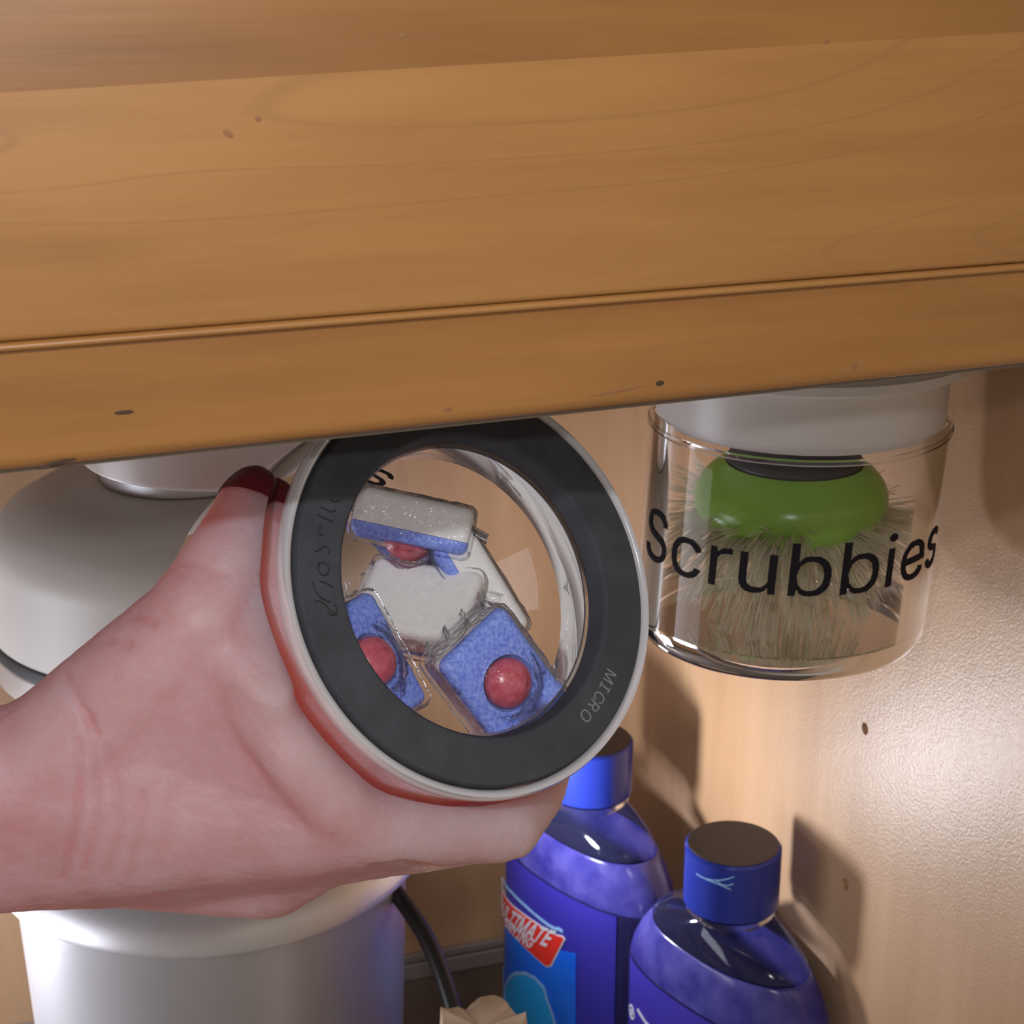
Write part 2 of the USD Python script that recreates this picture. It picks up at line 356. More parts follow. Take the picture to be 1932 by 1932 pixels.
# ------------------------------------------------------------------ hanging lids
ZLID = Z0 - .188
ex, ey, ez = np.eye(3)
def jar_lid(x, y, label):
    t = thing('jar_lid', label, 'jar lid', (x, y, ZLID))
    fr = (np.array([x, y, ZLID]), ex, ey, ez)
    part(t, 'cap', lathe([(0, 0), (.052, 0), (.0552, .0006), (.0562, .0022), (.0566, .022), (.0560, .0235), (0, .0235)], 128, fr), white_plastic)
    part(t, 'flange', lathe([(0, .0237), (.062, .0237), (.0655, .0255), (.066, .029), (.064, .031), (0, .031)], 128, fr), white_plastic)
    part(t, 'mounting_plate', lathe([(0, .0312), (.048, .0312), (.048, ZC - ZLID - .0002), (0, ZC - ZLID - .0002)], 64, fr), white_plastic)
    return t
d = at(440, 842, 1) - EYE; k = (ZLID - Z0) / d[2]; LID_L = EYE + d * k
jar_lid(LID_L[0], LID_L[1], 'white jar lid fixed under the counter behind the thumb, without its jar')
d = at(1508, 785, 1) - EYE; k = (ZLID - Z0) / d[2]; LID_R = EYE + d * k
jar_lid(LID_R[0], LID_R[1], 'white jar lid fixed under the counter with the brush jar hanging from it')

# ------------------------------------------------------------------ jar of scrubbies
JR, JH = .0585, .0937                            # outer radius, height
jx, jy = LID_R[0], LID_R[1]
JB = ZLID + .004 - JH
LEAN = math.tan(math.radians(3.4))              # the jar hangs a little askew
def lean(m):
    m.vertices[:, 0] -= (ZLID - m.vertices[:, 2]) * LEAN * -1 * -1; return m
sj = thing('storage_jar', 'clear round jar marked Scrubbies hanging on the right with a green brush inside', 'jar', (jx, jy, JB))
fr = (np.array([jx, jy, JB]), ex, ey, ez)
wall_pr = [(.0560, JH), (JR - .0003, JH), (JR, JH - .001), (JR, .010), (JR - .0008, .006)]
inner_pr = [(.0555, .0085), (.0562, .012), (.0565, JH - .001), (.0560, JH)]
part(sj, 'jar_wall', lean(lathe([(JR - .0003, JH), (JR, JH - .001), (JR, .0118)], 160, fr)), clear_wall, smooth=60)
part(sj, 'base', lean(lathe([(0, .0030), (.0505, .0030)], 128, fr)), clear_wall, smooth=50)
part(sj, 'base_rim', lean(ring([(.0510, .0036), (.0545, .0048), (.0562, .0078), (.0568, .0115), (JR - .0002, .0115), (JR - .0002, .0066), (JR - .0022, .0026), (JR - .0055, .0006), (.0510, .0006)], 160, fr)), clear_rim, smooth=50)
part(sj, 'rim_bead', lean(ring([(JR + .0001, JH - .0065), (JR + .0008, JH - .0058), (JR + .0008, JH - .0046), (JR + .0001, JH - .004)], 160, fr)), clear_rim)
tx = meshkit.text_mesh('Scrubbies', .0205, .0002)
tx = finer(tx, .0018)
b0, b1 = tx.bounds
to_cam = math.atan2(-jy, -jx)
ang = to_cam + math.radians(-67) + (tx.vertices[:, 0] - b0[0]) / (b1[0] - b0[0]) * math.radians(146)
rr = JR + .00012 + tx.vertices[:, 2]
zz = Z0 - .2400 + tx.vertices[:, 1]
tx.vertices = np.c_[jx + rr * np.cos(ang), jy + rr * np.sin(ang), zz]
part(sj, 'lettering', lean(tx), ink, smooth=False, label='black word Scrubbies printed around the jar')

# brush inside
bx_, by_ = jx, jy
br = thing('scrub_brush', 'round green palm brush with clear bristles inside the Scrubbies jar', 'brush', (bx_, by_, JB + .005))
fr = (np.array([bx_, by_, 0]), ex, ey, ez)
zc = Z0 - .2235
zc = Z0 - .2210; HV = .0215
prof = [(0, zc - HV)] + [(.0384 * math.sin(a), zc - HV * math.cos(a)) for a in np.linspace(.08, np.pi - .80, 36)] + [(.0270, zc + .0140), (0, zc + .0140)]
part(br, 'brush_body', lean(lathe(prof, 96, fr)), green, smooth=60)
part(br, 'grip_cap', lean(lathe([(0, zc + .0142), (.0266, zc + .0142), (.0268, zc + .0162), (.0255, zc + .0182), (.019, zc + .0206), (.010, zc + .0216), (0, zc + .0219)], 72, fr)), dark_grey)
rng = np.random.default_rng(5)
bs = []
for i in range(170):
    az = rng.uniform(0, 2 * np.pi); el = math.acos(rng.uniform(.02, 1)) if i % 3 else rng.uniform(1.15, 1.62)
    for q in range(9):
        a2, e2_ = az + rng.normal(0, .05), el + rng.normal(0, .05)
        dx = np.array([math.sin(e2_) * math.cos(a2), math.sin(e2_) * math.sin(a2), -math.cos(e2_)])
        st = np.array([bx_, by_, zc - .004]) + dx * np.array([.033, .033, .0135])
        ln = .0525 * (1 + rng.normal(0, .025)); tip = np.array([bx_, by_, zc - .002]) + dx * np.array([ln, ln, .0620 - .003 * rng.random()])
        tip[2] = max(tip[2], JB + .0042)
        mid = .5 * (st + tip) + rng.normal(0, .0007, 3)
        bs.append(tube(np.array([st, mid, tip]), [.0003, .00027, .00022], 4, cap=False))
part(br, 'bristles', lean(cat_(bs)), bristle_mat, smooth=True, kind='stuff', label='clear nylon bristles')

# ------------------------------------------------------------------ held jar
HC = at(900.5, 1100.8, .481)
HN = np.array([.31029822, -.81138477, .49534814]); HN /= np.linalg.norm(HN)
H1 = np.cross([0, 0, 1], HN); H1 /= np.linalg.norm(H1); H2 = np.cross(HN, H1)
HF = (HC, H1, H2, HN)
HL = .086
def onjar(th, s, r):
    t = math.radians(th); return HC - s * HN + r * (math.cos(t) * H1 + math.sin(t) * H2)
hj = thing('storage_jar', 'clear jar of tablets held in the hand, its open end ringed with dark grey rubber', 'jar', HC - HN * HL)
part(hj, 'jar_wall', lathe([(.0585, -.004), (.0585, -HL + .006), (.0570, -HL + .002), (.053, -HL)], 160, HF), clear_wall, smooth=60)
part(hj, 'base', lathe([(.053, -HL), (.050, -HL + .0006), (0, -HL + .0006)], 96, HF), clear_wall, smooth=60)
part(hj, 'rim', ring([(.0564, -.0004), (.0574, .0009), (.0586, .0008), (.0592, -.0008), (.0592, -.0036), (.0584, -.0046), (.0564, -.0046)], 192, HF), frost_rim, smooth=60, label='frosted white rim around the rubber ring')
rb = part(hj, 'rubber_ring', ring([(.0561, -.0002), (.0553, .0012), (.0548, .0014), (.0437, .0014), (.0428, .0010), (.0421, 0), (.0415, -.0052), (.0420, -.0062), (.0558, -.0062), (.0561, -.0055)], 192, HF), ring_rubber, smooth=30, label='dark grey rubber ring with raised lettering')
part(hj, 'neck', ring([(.0405, -.0064), (.0412, -.0066), (.0420, -.0185), (.0455, -.0225), (.0561, -.0235), (.0561, -.0245), (.0450, -.0236), (.0412, -.0192)], 160, HF), clear('neck_plastic', (.86, .82, .86), film=.22, film_color=(.55, .48, .52)), smooth=50, label='clear inner neck behind the rubber ring')
# raised MICRO on the ring, tops outward, read from the right to the bottom
def ring_text(txt, th0, cap, r_base, step):
    for i, ch in enumerate(txt):
        m = meshkit.text_mesh(ch, cap, .00035); m.vertices[:, 0] -= m.vertices[:, 0].mean()
        th = math.radians(th0 - i * step); out = np.array([math.cos(th), math.sin(th)]); run = np.array([math.sin(th), -math.cos(th)])
        p = (r_base + m.vertices[:, 1])[:, None] * out + m.vertices[:, :1] * run
        m.vertices = HC + p[:, :1] * H1 + p[:, 1:] * H2 + (.00135 + m.vertices[:, 2:]) * HN
        part(rb, 'letter', m, mark_rubber, smooth=False)
ring_text('MICRO', 312, .0036, .0466, 4.4)
def on_ring(px_, py_):
    d = at(px_, py_, 1) - EYE; return EYE + d * (((HC + HN * .00145 - EYE) @ HN) / (d @ HN))
zs = lambda pts: [(560 + a / 6.442, 900 + b / 6.44) for a, b in pts]
for st in ([(200, 1270), (235, 1400), (310, 1480), (410, 1520)], [(280, 1270), (350, 1290), (430, 1340)], [(220, 1510), (330, 1540), (410, 1620), (490, 1690)], [(380, 1630), (440, 1680), (490, 1600), (450, 1550)],
           [(270, 1060), (262, 1120), (280, 1170), (340, 1195), (385, 1150), (375, 1070), (310, 1040), (262, 1045)], [(210, 895), (280, 885), (345, 845), (385, 870), (380, 935)], [(290, 600), (272, 650), (280, 690), (320, 705)],
           [(250, 450), (310, 490), (440, 540)], [(280, 370), (350, 395), (400, 420), (470, 400)], [(400, 270), (440, 300), (510, 290)]):
    part(rb, 'script_stroke', tube(spline([on_ring(*p) for p in zs(st)], 18), .00022, 6), groove_rubber, smooth=True)
# printed s on the jar wall
sm = finer(meshkit.text_mesh('s', .017, .0002), .0015); sm.vertices[:, 0] -= sm.vertices[:, 0].mean()
d = at(716, 896, 1) - EYE; e_ = EYE - HC
dp, ep = d - (d @ HN) * HN, e_ - (e_ @ HN) * HN
A_, B_, C_ = dp @ dp, dp @ ep, ep @ ep - .0586 ** 2
hit = e_ + d * ((-B_ + math.sqrt(B_ * B_ - A_ * C_)) / A_)
th0, s0 = math.atan2(hit @ H2, hit @ H1), -(hit @ HN)
sm.vertices[:, 1] -= .0085
ta = th0 - sm.vertices[:, 0] / .0587
q = .0586 + sm.vertices[:, 2]; sv = s0 - sm.vertices[:, 1]
sm.vertices = HC + (q * np.cos(ta))[:, None] * H1 + (q * np.sin(ta))[:, None] * H2 - sv[:, None] * HN
part(hj, 'lettering', sm, ink, smooth=False, label='end of the black word printed on the jar')

# ------------------------------------------------------------------ tablets
TA, TB, TH = .036, .0262, .0146
def rbox(a, b, lo, hi, r=.0028):
    hs = []
    for sx in (-1, 1):
        for sy in (-1, 1):
            s = m3.Manifold.sphere(r, 20)
            for z in (lo + r, hi - r): hs.append(s.translate((sx * (a / 2 - r), sy * (b / 2 - r), z)))
    return m3.Manifold.batch_hull(hs)
t_body = rbox(TA, TB, 0, TH)
cut = m3.Manifold.cube((.1, .1, .1), True)
t_white = t_body ^ cut.translate((0, 0, .05 - .05 - .05 + .0107))
t_blue = (t_body ^ cut.translate((0, 0, .05 + .0108))) - m3.Manifold.sphere(.0086, 40).translate((0, 0, TH + .0024))
t_ball = trimesh.creation.icosphere(4, .0072); t_ball.vertices *= np.array([1, 1, .74]); t_ball.apply_translation((0, 0, TH - .0006))
def wrap_mesh():
    m = trimesh.Trimesh(*arr(rbox(TA + .0022, TB + .0022, -.0009, TH + .0013, .003).refine_to_length(.0022)), process=False)
    dn = np.linalg.norm(m.vertices[:, :2], axis=1)
    lift = np.clip(1 - dn / .0105, 0, 1); m.vertices[:, 2] += np.where(m.vertices[:, 2] > TH * .9, lift ** .7 * .0072, 0)
    m.vertices += (meshkit.fbm(m.vertices * 420, 2)[:, None] - .5) * .0007 * np.sign(m.vertices)
    fl = box((TA / 2 + .0008, -TB / 2, .006), (TA / 2 + .0055, TB / 2, .0063)); fl = finer(fl, .0015)
    fl.vertices[:, 2] += .0011 * np.sin(fl.vertices[:, 1] * 900); fl.vertices[:, 2] += (fl.vertices[:, 0] - TA / 2) * .35
    f2 = fl.copy(); f2.vertices[:, 0] *= -1; f2.invert()
    return cat_([m, fl, f2])
t_wrap = wrap_mesh()
def tablet(c, xdir, zdir, label):
    """c = centre of the tablet; xdir = its long side; zdir = the way its blue face looks."""
    z = np.array(zdir, float); z /= np.linalg.norm(z); x = np.array(xdir, float); x -= z * (x @ z); x /= np.linalg.norm(x); y = np.cross(z, x)
    o = np.array(c) - z * TH / 2
    put = lambda m: trimesh.Trimesh(o + arr(m)[0][:, :1] * x + arr(m)[0][:, 1:2] * y + arr(m)[0][:, 2:] * z, arr(m)[1], process=False)
    t = thing('dishwasher_tablet', label, 'dishwasher tablet', c, 'dishwasher tablets in the held jar')
    part(t, 'white_layer', put(t_white), tab_white, smooth=50); part(t, 'blue_layer', put(t_blue), tab_blue, smooth=50)
    part(t, 'ball', put(t_ball), tab_red, smooth=True); part(t, 'wrapper', put(t_wrap), film, smooth=60)
def img(dx, dy, toward=0.0):                     # direction by its course in the picture (right, down) plus toward the viewer
    return dx * R - dy * U - toward * F
tablet(at(936, 1284, .500), img(.76, .60, .35), img(.50, .02, .86), 'wrapped dishwasher tablet at lower right, blue face and red ball turned to the viewer')
tablet(at(676, 1260, .497), img(.76, .62, .28), img(.70, -.34, .62), 'wrapped dishwasher tablet at lower left, its blue face half hidden by the rubber ring')
tablet(at(792, 1150, .535), img(1.0, .18, .3), img(.18, .62, -.75), 'wrapped dishwasher tablet in the middle, white base turned to the viewer')
tablet(at(778, 986, .540), img(1.0, .20, -.05), img(-.20, .95, .08), 'wrapped dishwasher tablet at the top, lying on edge with its long white side showing')
tablet(at(895, 1108, .546), img(.56, .82, -.1), img(-.82, .52, .18), 'wrapped dishwasher tablet standing slanted between the top and lower right tablets')

# ------------------------------------------------------------------ hand
def sph(p, r): return m3.Manifold.sphere(r, 28).translate(tuple(float(q) for q in p))
def hull(*ps): return m3.Manifold.batch_hull([sph(p, r) for p, r in ps])
J = {}
J['fa1'], J['fa2'], J['fa3'] = (at(-420, 1470, .455), .024), (at(-420, 1600, .465), .024), (at(-420, 1580, .500), .021)
J['w1'], J['w2'], J['w3'] = (at(60, 1482, .466), .0205), (at(55, 1572, .474), .0205), (at(80, 1580, .507), .0185)
J['cmc'] = (at(205, 1400, .468), .0190)
J['tmcp'] = (at(366, 1180, .458), .0144)
J['tip_'] = (at(440, 1046, .467), .0115)
J['ttip'] = (at(474, 948, .477), .0088); J['ttop'] = (at(482, 918, .481), .0061)
J['imcp'] = (onjar(229, .025, .0690), .0112)
idx = [(onjar(267, .018, .0672), .0092), (onjar(290, .036, .0662), .0080), (onjar(310, .047, .0655), .0066)]
mid = [(onjar(273, .038, .0675), .0092), (onjar(304, .047, .0668), .0082), (onjar(328, .054, .0662), .0068)]
rin = [(onjar(272, .066, .0672), .0088), (onjar(302, .070, .0664), .0078), (onjar(325, .074, .0658), .0065)]
lit = [(onjar(262, .084, .0665), .0078), (onjar(290, .087, .0658), .0069), (onjar(312, .089, .0652), .0058)]
J['mmcp'] = (onjar(231, .046, .0715), .0112)
J['rmcp'] = (onjar(232, .077, .0715), .0106)
J['lmcp'] = (onjar(229, .094, .0690), .0098)
J['dors'] = (at(505, 1640, .500), .0142); J['dors2'] = (at(330, 1610, .500), .0150)
H = [hull(J['fa1'], J['fa2'], J['fa3'], J['w1'], J['w2'], J['w3']),
     hull(J['w1'], J['w2'], J['w3'], J['cmc']), hull(J['w1'], J['cmc'], J['tmcp']), hull(J['cmc'], J['tmcp']),
     hull(J['tmcp'], J['tip_']), hull(J['tip_'], J['ttip']), hull(J['ttip'], J['ttop']),
     hull(J['w2'], J['w3'], J['imcp'], J['mmcp'], J['dors2']), hull(J['w3'], J['mmcp'], J['rmcp'], J['lmcp'], J['dors2'], J['dors']), hull(J['w1'], J['w2'], J['cmc'], J['imcp'], J['dors2']),
     hull((J['cmc'][0], .0182), (J['tmcp'][0], .0134), (J['imcp'][0], .0109)), hull((J['cmc'][0], .016), J['imcp'], J['mmcp']), hull((J['tmcp'][0], .0105), J['imcp'], (onjar(205, .016, .068), .0085)),
     hull((J['tmcp'][0], .0105), (J['tip_'][0], .0075), (onjar(192, .013, .066), .0070)),
     hull(J['imcp'], (idx[0][0], .0088), (J['mmcp'][0], .009))]
for mc, fg in (('imcp', idx), ('mmcp', mid), ('rmcp', rin), ('lmcp', lit)):
    H += [hull(J[mc], fg[0]), hull(fg[0], fg[1]), hull(fg[1], fg[2])]
body = m3.Manifold.batch_boolean(H, m3.OpType.Add)
def smooth_mesh(m, n):
    """Even smoothing with little shrinkage."""
    from scipy.sparse import coo_matrix, diags
    e = m.edges_unique; k = len(m.vertices)
    A = coo_matrix((np.ones(2 * len(e)), (np.r_[e[:, 0], e[:, 1]], np.r_[e[:, 1], e[:, 0]])), (k, k)).tocsr()
    W = diags(1 / np.maximum(np.asarray(A.sum(1)).ravel(), 1)) @ A
    v = np.array(m.vertices)
    for i in range(n):
        for g in (.5, -.48): v = v + g * (W @ v - v)
    return trimesh.Trimesh(v, m.faces, process=False)
hm = smooth_mesh(trimesh.Trimesh(*arr(body.refine_to_length(.0021)), process=False), 70)
jar_cut = lathe([(0, .030), (.0596, .030), (.0596, -HL - .003), (0, -HL - .003)], 160, HF); jar_cut.fix_normals()
far = man(hm) - man(jar_cut)
# the forearm leaves the picture: end it with a clean cut well outside the frame
hm = trimesh.Trimesh(*arr(far.refine_to_length(.0015)), process=False)
comp = hm.split(only_watertight=False); hm = max(comp, key=lambda m: len(m.faces))
nv = hm.vertex_normals; pp = project(hm.vertices); facing = ((EYE - hm.vertices) * nv).sum(1) > 0
rad = np.linalg.norm(np.cross(hm.vertices - HC, HN), axis=1); free = np.clip((rad - .0605) / .004, 0, 1)
off = np.zeros(len(pp))
def crease(pts, width, depth):
    global off
    d = np.full(len(pp), 1e9); line = LineString(pts)
    near = (pp[:, 0] > min(p[0] for p in pts) - 60) & (pp[:, 0] < max(p[0] for p in pts) + 60) & facing
    idn = np.where(near)[0]
    d[idn] = [line.distance(Point(*pp[i])) for i in idn]
    off -= 1.6 * depth * np.exp(-(d / width) ** 2) * facing
for pts, w, dp in (([(148, 1400), (152, 1480), (140, 1570), (118, 1660)], 9, .0007), ([(165, 1345), (184, 1470), (180, 1560), (160, 1640)], 8, .0005), ([(205, 1410), (222, 1500), (224, 1580), (200, 1650)], 9, .00045),
                   ([(270, 1500), (262, 1580), (240, 1660)], 9, .0004), ([(325, 1490), (305, 1590), (290, 1640)], 9, .00035), ([(122, 1270), (150, 1330), (185, 1390)], 8, .0008),
                   ([(205, 1205), (240, 1215)], 10, .0007), ([(250, 1160), (290, 1175)], 10, .0007), ([(700, 1640), (760, 1632), (860, 1648)], 7, .0012), ([(360, 1060), (430, 1085)], 8, .0003)):
    crease(pts, w, dp)
def knuckle(x, y, w, h):
    global off
    off = off + h * np.exp(-(((pp - [x, y]) ** 2).sum(1)) / w ** 2) * facing
knuckle(620, 1545, 60, .0016); knuckle(400, 1160, 55, .0010); knuckle(560, 1640, 55, .0012); knuckle(990, 1500, 60, .0006)
off += (meshkit.fbm(hm.vertices * 90, 3) - .5) * .0011 + (meshkit.fbm(hm.vertices * 420, 2) - .5) * .00022
hm.vertices = hm.vertices + nv * (off * free)[:, None]
pe = thing('person', "person's bare left hand reaching in from the left and gripping the open jar", 'person', J['w2'][0] - np.array([0, 0, .02]))
part(pe, 'hand', hm, skin, smooth=True)
# dark red layer over the thumb's end
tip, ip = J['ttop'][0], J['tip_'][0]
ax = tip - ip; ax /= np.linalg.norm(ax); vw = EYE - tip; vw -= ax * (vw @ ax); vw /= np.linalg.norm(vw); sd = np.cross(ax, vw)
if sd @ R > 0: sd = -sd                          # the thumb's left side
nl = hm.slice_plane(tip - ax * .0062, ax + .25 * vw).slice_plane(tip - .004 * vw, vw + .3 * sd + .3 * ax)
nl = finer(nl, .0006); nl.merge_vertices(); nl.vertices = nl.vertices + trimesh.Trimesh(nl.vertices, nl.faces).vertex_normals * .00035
part(pe, 'thumb_end', nl, tip_red, smooth=True, label='dark red end of the thumb')

# ------------------------------------------------------------------ garbage disposal
DX, DY = .107, .866
fr = (np.array([DX, DY, 0.0]), ex, ey, ez)
gd = thing('garbage_disposal', 'white and stainless garbage disposal behind the hand on the left, with a black band between', 'garbage disposal', (DX, DY, .05))
part(gd, 'upper_housing', lathe([(0, .418), (.060, .416), (.078, .411), (.094, .402), (.1025, .392), (.1045, .382), (.1055, .3432), (0, .3432)], 128, fr), white_housing, smooth=50)
part(gd, 'sink_flange', lathe([(0, ZC - .0002), (.058, ZC - .0002), (.058, ZC - .02), (.045, ZC - .025), (.045, .4175), (0, .4175)], 96, fr), steel)
part(gd, 'seal_band', lathe([(0, .3430), (.1058, .3430), (.1067, .3415), (.1067, .3365), (.1055, .3355), (0, .3355)], 128, fr), black_rubber, label='black rubber band')
part(gd, 'clamp_band', lathe([(0, .3353), (.1052, .3353), (.1060, .334), (.1060, .3215), (.1045, .3200), (0, .3200)], 128, fr), plain('dull_metal', (.50, .48, .47), .38, metallic=.7))
part(gd, 'neck', lathe([(0, .3198), (.060, .3198), (.060, .234), (0, .234)], 96, fr), plain('dark_plastic', (.02, .02, .03), .5))
part(gd, 'shoulder', lathe([(0, .2338), (.086, .2336), (.102, .228), (.113, .218), (.1180, .2085), (.1182, .2045), (.1155, .2025), (0, .2025)], 160, fr), steel, smooth=45)
part(gd, 'motor_housing', lathe([(0, .2023), (.1060, .2023), (.1072, .200), (.1020, .055), (.098, .045), (0, .045)], 160, fr), steel, smooth=45)

# ------------------------------------------------------------------ rinse aid bottles
PHI = math.radians(-69)
LA, LB = .066, .0295                              # half widths of the body
def bottle(cx, cy, cap_z, label):
    """Oval bottle whose cap top is at cap_z."""
    a = np.array([math.cos(PHI), math.sin(PHI), 0]); b = np.array([-a[1], a[0], 0]) * 1.0
    o = np.array([cx, cy, 0.0]); t = thing('rinse_aid_bottle', label, 'bottle', (cx, cy, 0))
    fr = (o, a, b, ez); z = cap_z
    part(t, 'cap', lathe([(.0228, z - .0335), (.0246, z - .0325), (.0246, z - .0018), (.0235, z - .0004), (0, z - .0004)], 96, fr), cap_blue)
    part(t, 'cap_top', lathe([(0, z - .0003), (.0230, z - .0003), (.0230, z), (0, z)], 96, fr), cap_top, label='dark top of the cap')
    part(t, 'neck', lathe([(.0195, z - .034), (.0228, z - .0345), (.0231, z - .0368), (.0209, z - .0380), (.0207, z - .0398)], 96, fr), bottle_clear, smooth=50)
    # shoulder and body: superellipse rows
    def row(A, B, zz, n=96, e=2.25):
        th = np.linspace(0, 2 * np.pi, n, endpoint=False); c, s = np.cos(th), np.sin(th)
        return o + (A * np.sign(c) * np.abs(c) ** (2 / e))[:, None] * a + (B * np.sign(s) * np.abs(s) ** (2 / e))[:, None] * b + zz * ez
    def loft(rows, cap=False):
        k = len(rows[0]); v = np.vstack(rows); f = []
        for i in range(len(rows) - 1):
            for j in range(k):
                q, j2 = i * k, (j + 1) % k
                f += [[q + j, q + k + j2, q + j2], [q + j, q + k + j, q + k + j2]]
        if cap:
            v = np.vstack([v, rows[-1].mean(0)]); e_ = (len(rows) - 1) * k
            f += [[e_ + j, len(v) - 1, e_ + (j + 1) % k] for j in range(k)]
        return trimesh.Trimesh(v, f, process=False)
    part(t, 'shoulder', loft([row(.0207, .0200, z - .0398, e=2), row(.0245, .0210, z - .0414, e=2), row(.034, .0222, z - .0448, e=2), row(.0435, .0234, z - .0490, e=2), row(.0482, .0240, z - .0530, e=2.1), row(.0496, .0244, z - .0562), row(.0490, .0241, z - .0578)]), bottle_clear, smooth=60, label='clear blue shoulder')
    part(t, 'bevel', loft([row(.0497, .0245, z - .0580), row(.0520, .0254, z - .0590), row(.0580, .0272, z - .0675), row(.0630, .0284, z - .0770), row(.0652, .0291, z - .0850)]), bevel_mat, smooth=40, label='glossy violet slope below the shoulder')
    part(t, 'body', loft([row(.0652, .0291, z - .0852), row(LA, LB, z - .088), row(LA, LB, .02), row(LA - .003, LB - .003, .004), row(LA - .008, LB - .007, .0008)], True), bottle_body, smooth=40)
    return t, o, a, b
def wrap_label(o, a, b, m, off_):
    """Bend (u, z, h): u along the oval from the middle of the face that looks left, z height, h height off the surface."""
    n = 2000; th = np.linspace(-np.pi / 2 - 1.55, -np.pi / 2 + 1.55, n); e = 2.25
    c, s = np.cos(th), np.sin(th)
    P = np.c_[(LA + off_) * np.sign(c) * np.abs(c) ** (2 / e), (LB + off_) * np.sign(s) * np.abs(s) ** (2 / e)]
    L = np.r_[0, np.cumsum(np.linalg.norm(np.diff(P, axis=0), axis=1))]; L -= np.interp(0, th + np.pi / 2, L)
    v = m.vertices; x, y = np.interp(v[:, 0], L, P[:, 0]), np.interp(v[:, 0], L, P[:, 1])
    N = np.gradient(P, axis=0); nx, ny = np.interp(v[:, 0], L, N[:, 1]), np.interp(v[:, 0], L, -N[:, 0]); ln = np.hypot(nx, ny) + 1e-12
    x, y = x + v[:, 2] * nx / ln, y + v[:, 2] * ny / ln
    m = m.copy(); m.vertices = o + x[:, None] * a + y[:, None] * b + v[:, 1:2] * ez; return m
CAP_Z = Z0 - .4035
p2 = at(1384, 1590, .892); CAP_Z = p2[2]
b2, o2, a2, bb2 = bottle(p2[0], p2[1], CAP_Z, 'blue rinse aid bottle nearest the right wall, whole dark cap showing')
d = at(1114, 1392, 1) - EYE; p1 = EYE + d * (CAP_Z - Z0) / d[2]
b1, o1, a1, bb1 = bottle(p1[0], p1[1], CAP_Z, 'blue rinse aid bottle with a red banner, half hidden behind the jar')
rect = lambda x0, x1, y0, y1: Polygon([(x0, y0), (x1, y0), (x1, y1), (x0, y1)])
def printed(t, o, a, b, name, poly, mt, h=.0003, lift=.0003, label=None, parent=None):
    m = solid(poly, h, .004) if not isinstance(poly, trimesh.Trimesh) else poly
    return part(parent or t, name, wrap_label(o, a, b, m, lift), mt, smooth=40, label=label)
ZT = CAP_Z - .0858
lab1 = printed(b1, o1, a1, bb1, 'label', rect(-.054, .050, .03, ZT), label_indigo, label='indigo and bright blue printed label')
lab2 = printed(b2, o2, a2, bb2, 'label', rect(-.054, .056, .03, ZT), label_violet, label='violet blue label')
def surf(o, a, b, px_, py_):
    """(u, z) of the label point seen at a pixel."""
    d = at(px_, py_, 1) - EYE; e = 2.25
    A, B = LA + .0006, LB + .0006
    ts = np.linspace(.55, 1.15, 6000); P = EYE + ts[:, None] * d - o
    g = np.abs(P @ a / A) ** e + np.abs(P @ b / B) ** e - 1
    k = int(np.argmax(g < 0)) if (g < 0).any() else int(np.argmin(g))
    q = P[k]; th = np.linspace(-np.pi / 2 - 1.55, -np.pi / 2 + 1.55, 2000); c, s_ = np.cos(th), np.sin(th)
    Q = np.c_[A * np.sign(c) * np.abs(c) ** (2 / e), B * np.sign(s_) * np.abs(s_) ** (2 / e)]
    L = np.r_[0, np.cumsum(np.linalg.norm(np.diff(Q, axis=0), axis=1))]; L -= np.interp(0, th + np.pi / 2, L)
    return L[np.argmin(((Q - [q @ a, q @ b]) ** 2).sum(1))], q[2]
S1 = lambda pts: [surf(o1, a1, bb1, 900 + x / 6.618, 1640 + y / 6.618) for x, y in pts]
blue_area = Polygon(S1([(190, 560), (300, 620), (520, 880), (700, 1060), (880, 1220), (930, 1210), (1040, 1010), (1240, 1050), (1235, 1932), (1230, 2200), (60, 2200), (80, 1700), (120, 1200)])).buffer(0)
printed(b1, o1, a1, bb1, 'label_art', blue_area, label_blue, lift=.0007, parent=lab1)
ban = Polygon(S1([(235, 240), (300, 240), (400, 380), (560, 520), (760, 660), (930, 780), (1080, 825), (1115, 870), (940, 1205), (880, 1220), (700, 1060), (520, 880), (380, 720), (300, 620), (215, 590)])).buffer(0)
printed(b1, o1, a1, bb1, 'label_art', ban, print_white, lift=.0011, parent=lab1)
printed(b1, o1, a1, bb1, 'label_art', ban.buffer(-.0009), print_red, lift=.0015, parent=lab1, label='red banner')
def text_on(t, o, a, b, parent, txt, p_bl, p_br, p_tl, mt, S, lift):
    q = np.array(S([p_bl, p_br, p_tl])); m = meshkit.text_mesh(txt, 1.0, .1, bold=True); lo, hi = m.bounds
    x, y = (m.vertices[:, 0] - lo[0]) / (hi[0] - lo[0]), (m.vertices[:, 1] - lo[1]) / (hi[1] - lo[1])
    uv = q[0] + x[:, None] * (q[1] - q[0]) + y[:, None] * (q[2] - q[0])
    m.vertices = np.c_[uv, m.vertices[:, 2] * .003]
    part(parent, 'lettering', wrap_label(o, a, b, finer(m, .003), lift), mt, smooth=False)
text_on(b1, o1, a1, bb1, lab1, 'ULTIMATE', (335, 560), (880, 960), (370, 400), print_white, S1, .0019)
text_on(b1, o1, a1, bb1, lab1, 'DRYING', (370, 690), (690, 985), (395, 590), print_white, S1, .0019)
stroke = lambda pts, w: LineString(S1(pts)).buffer(w)
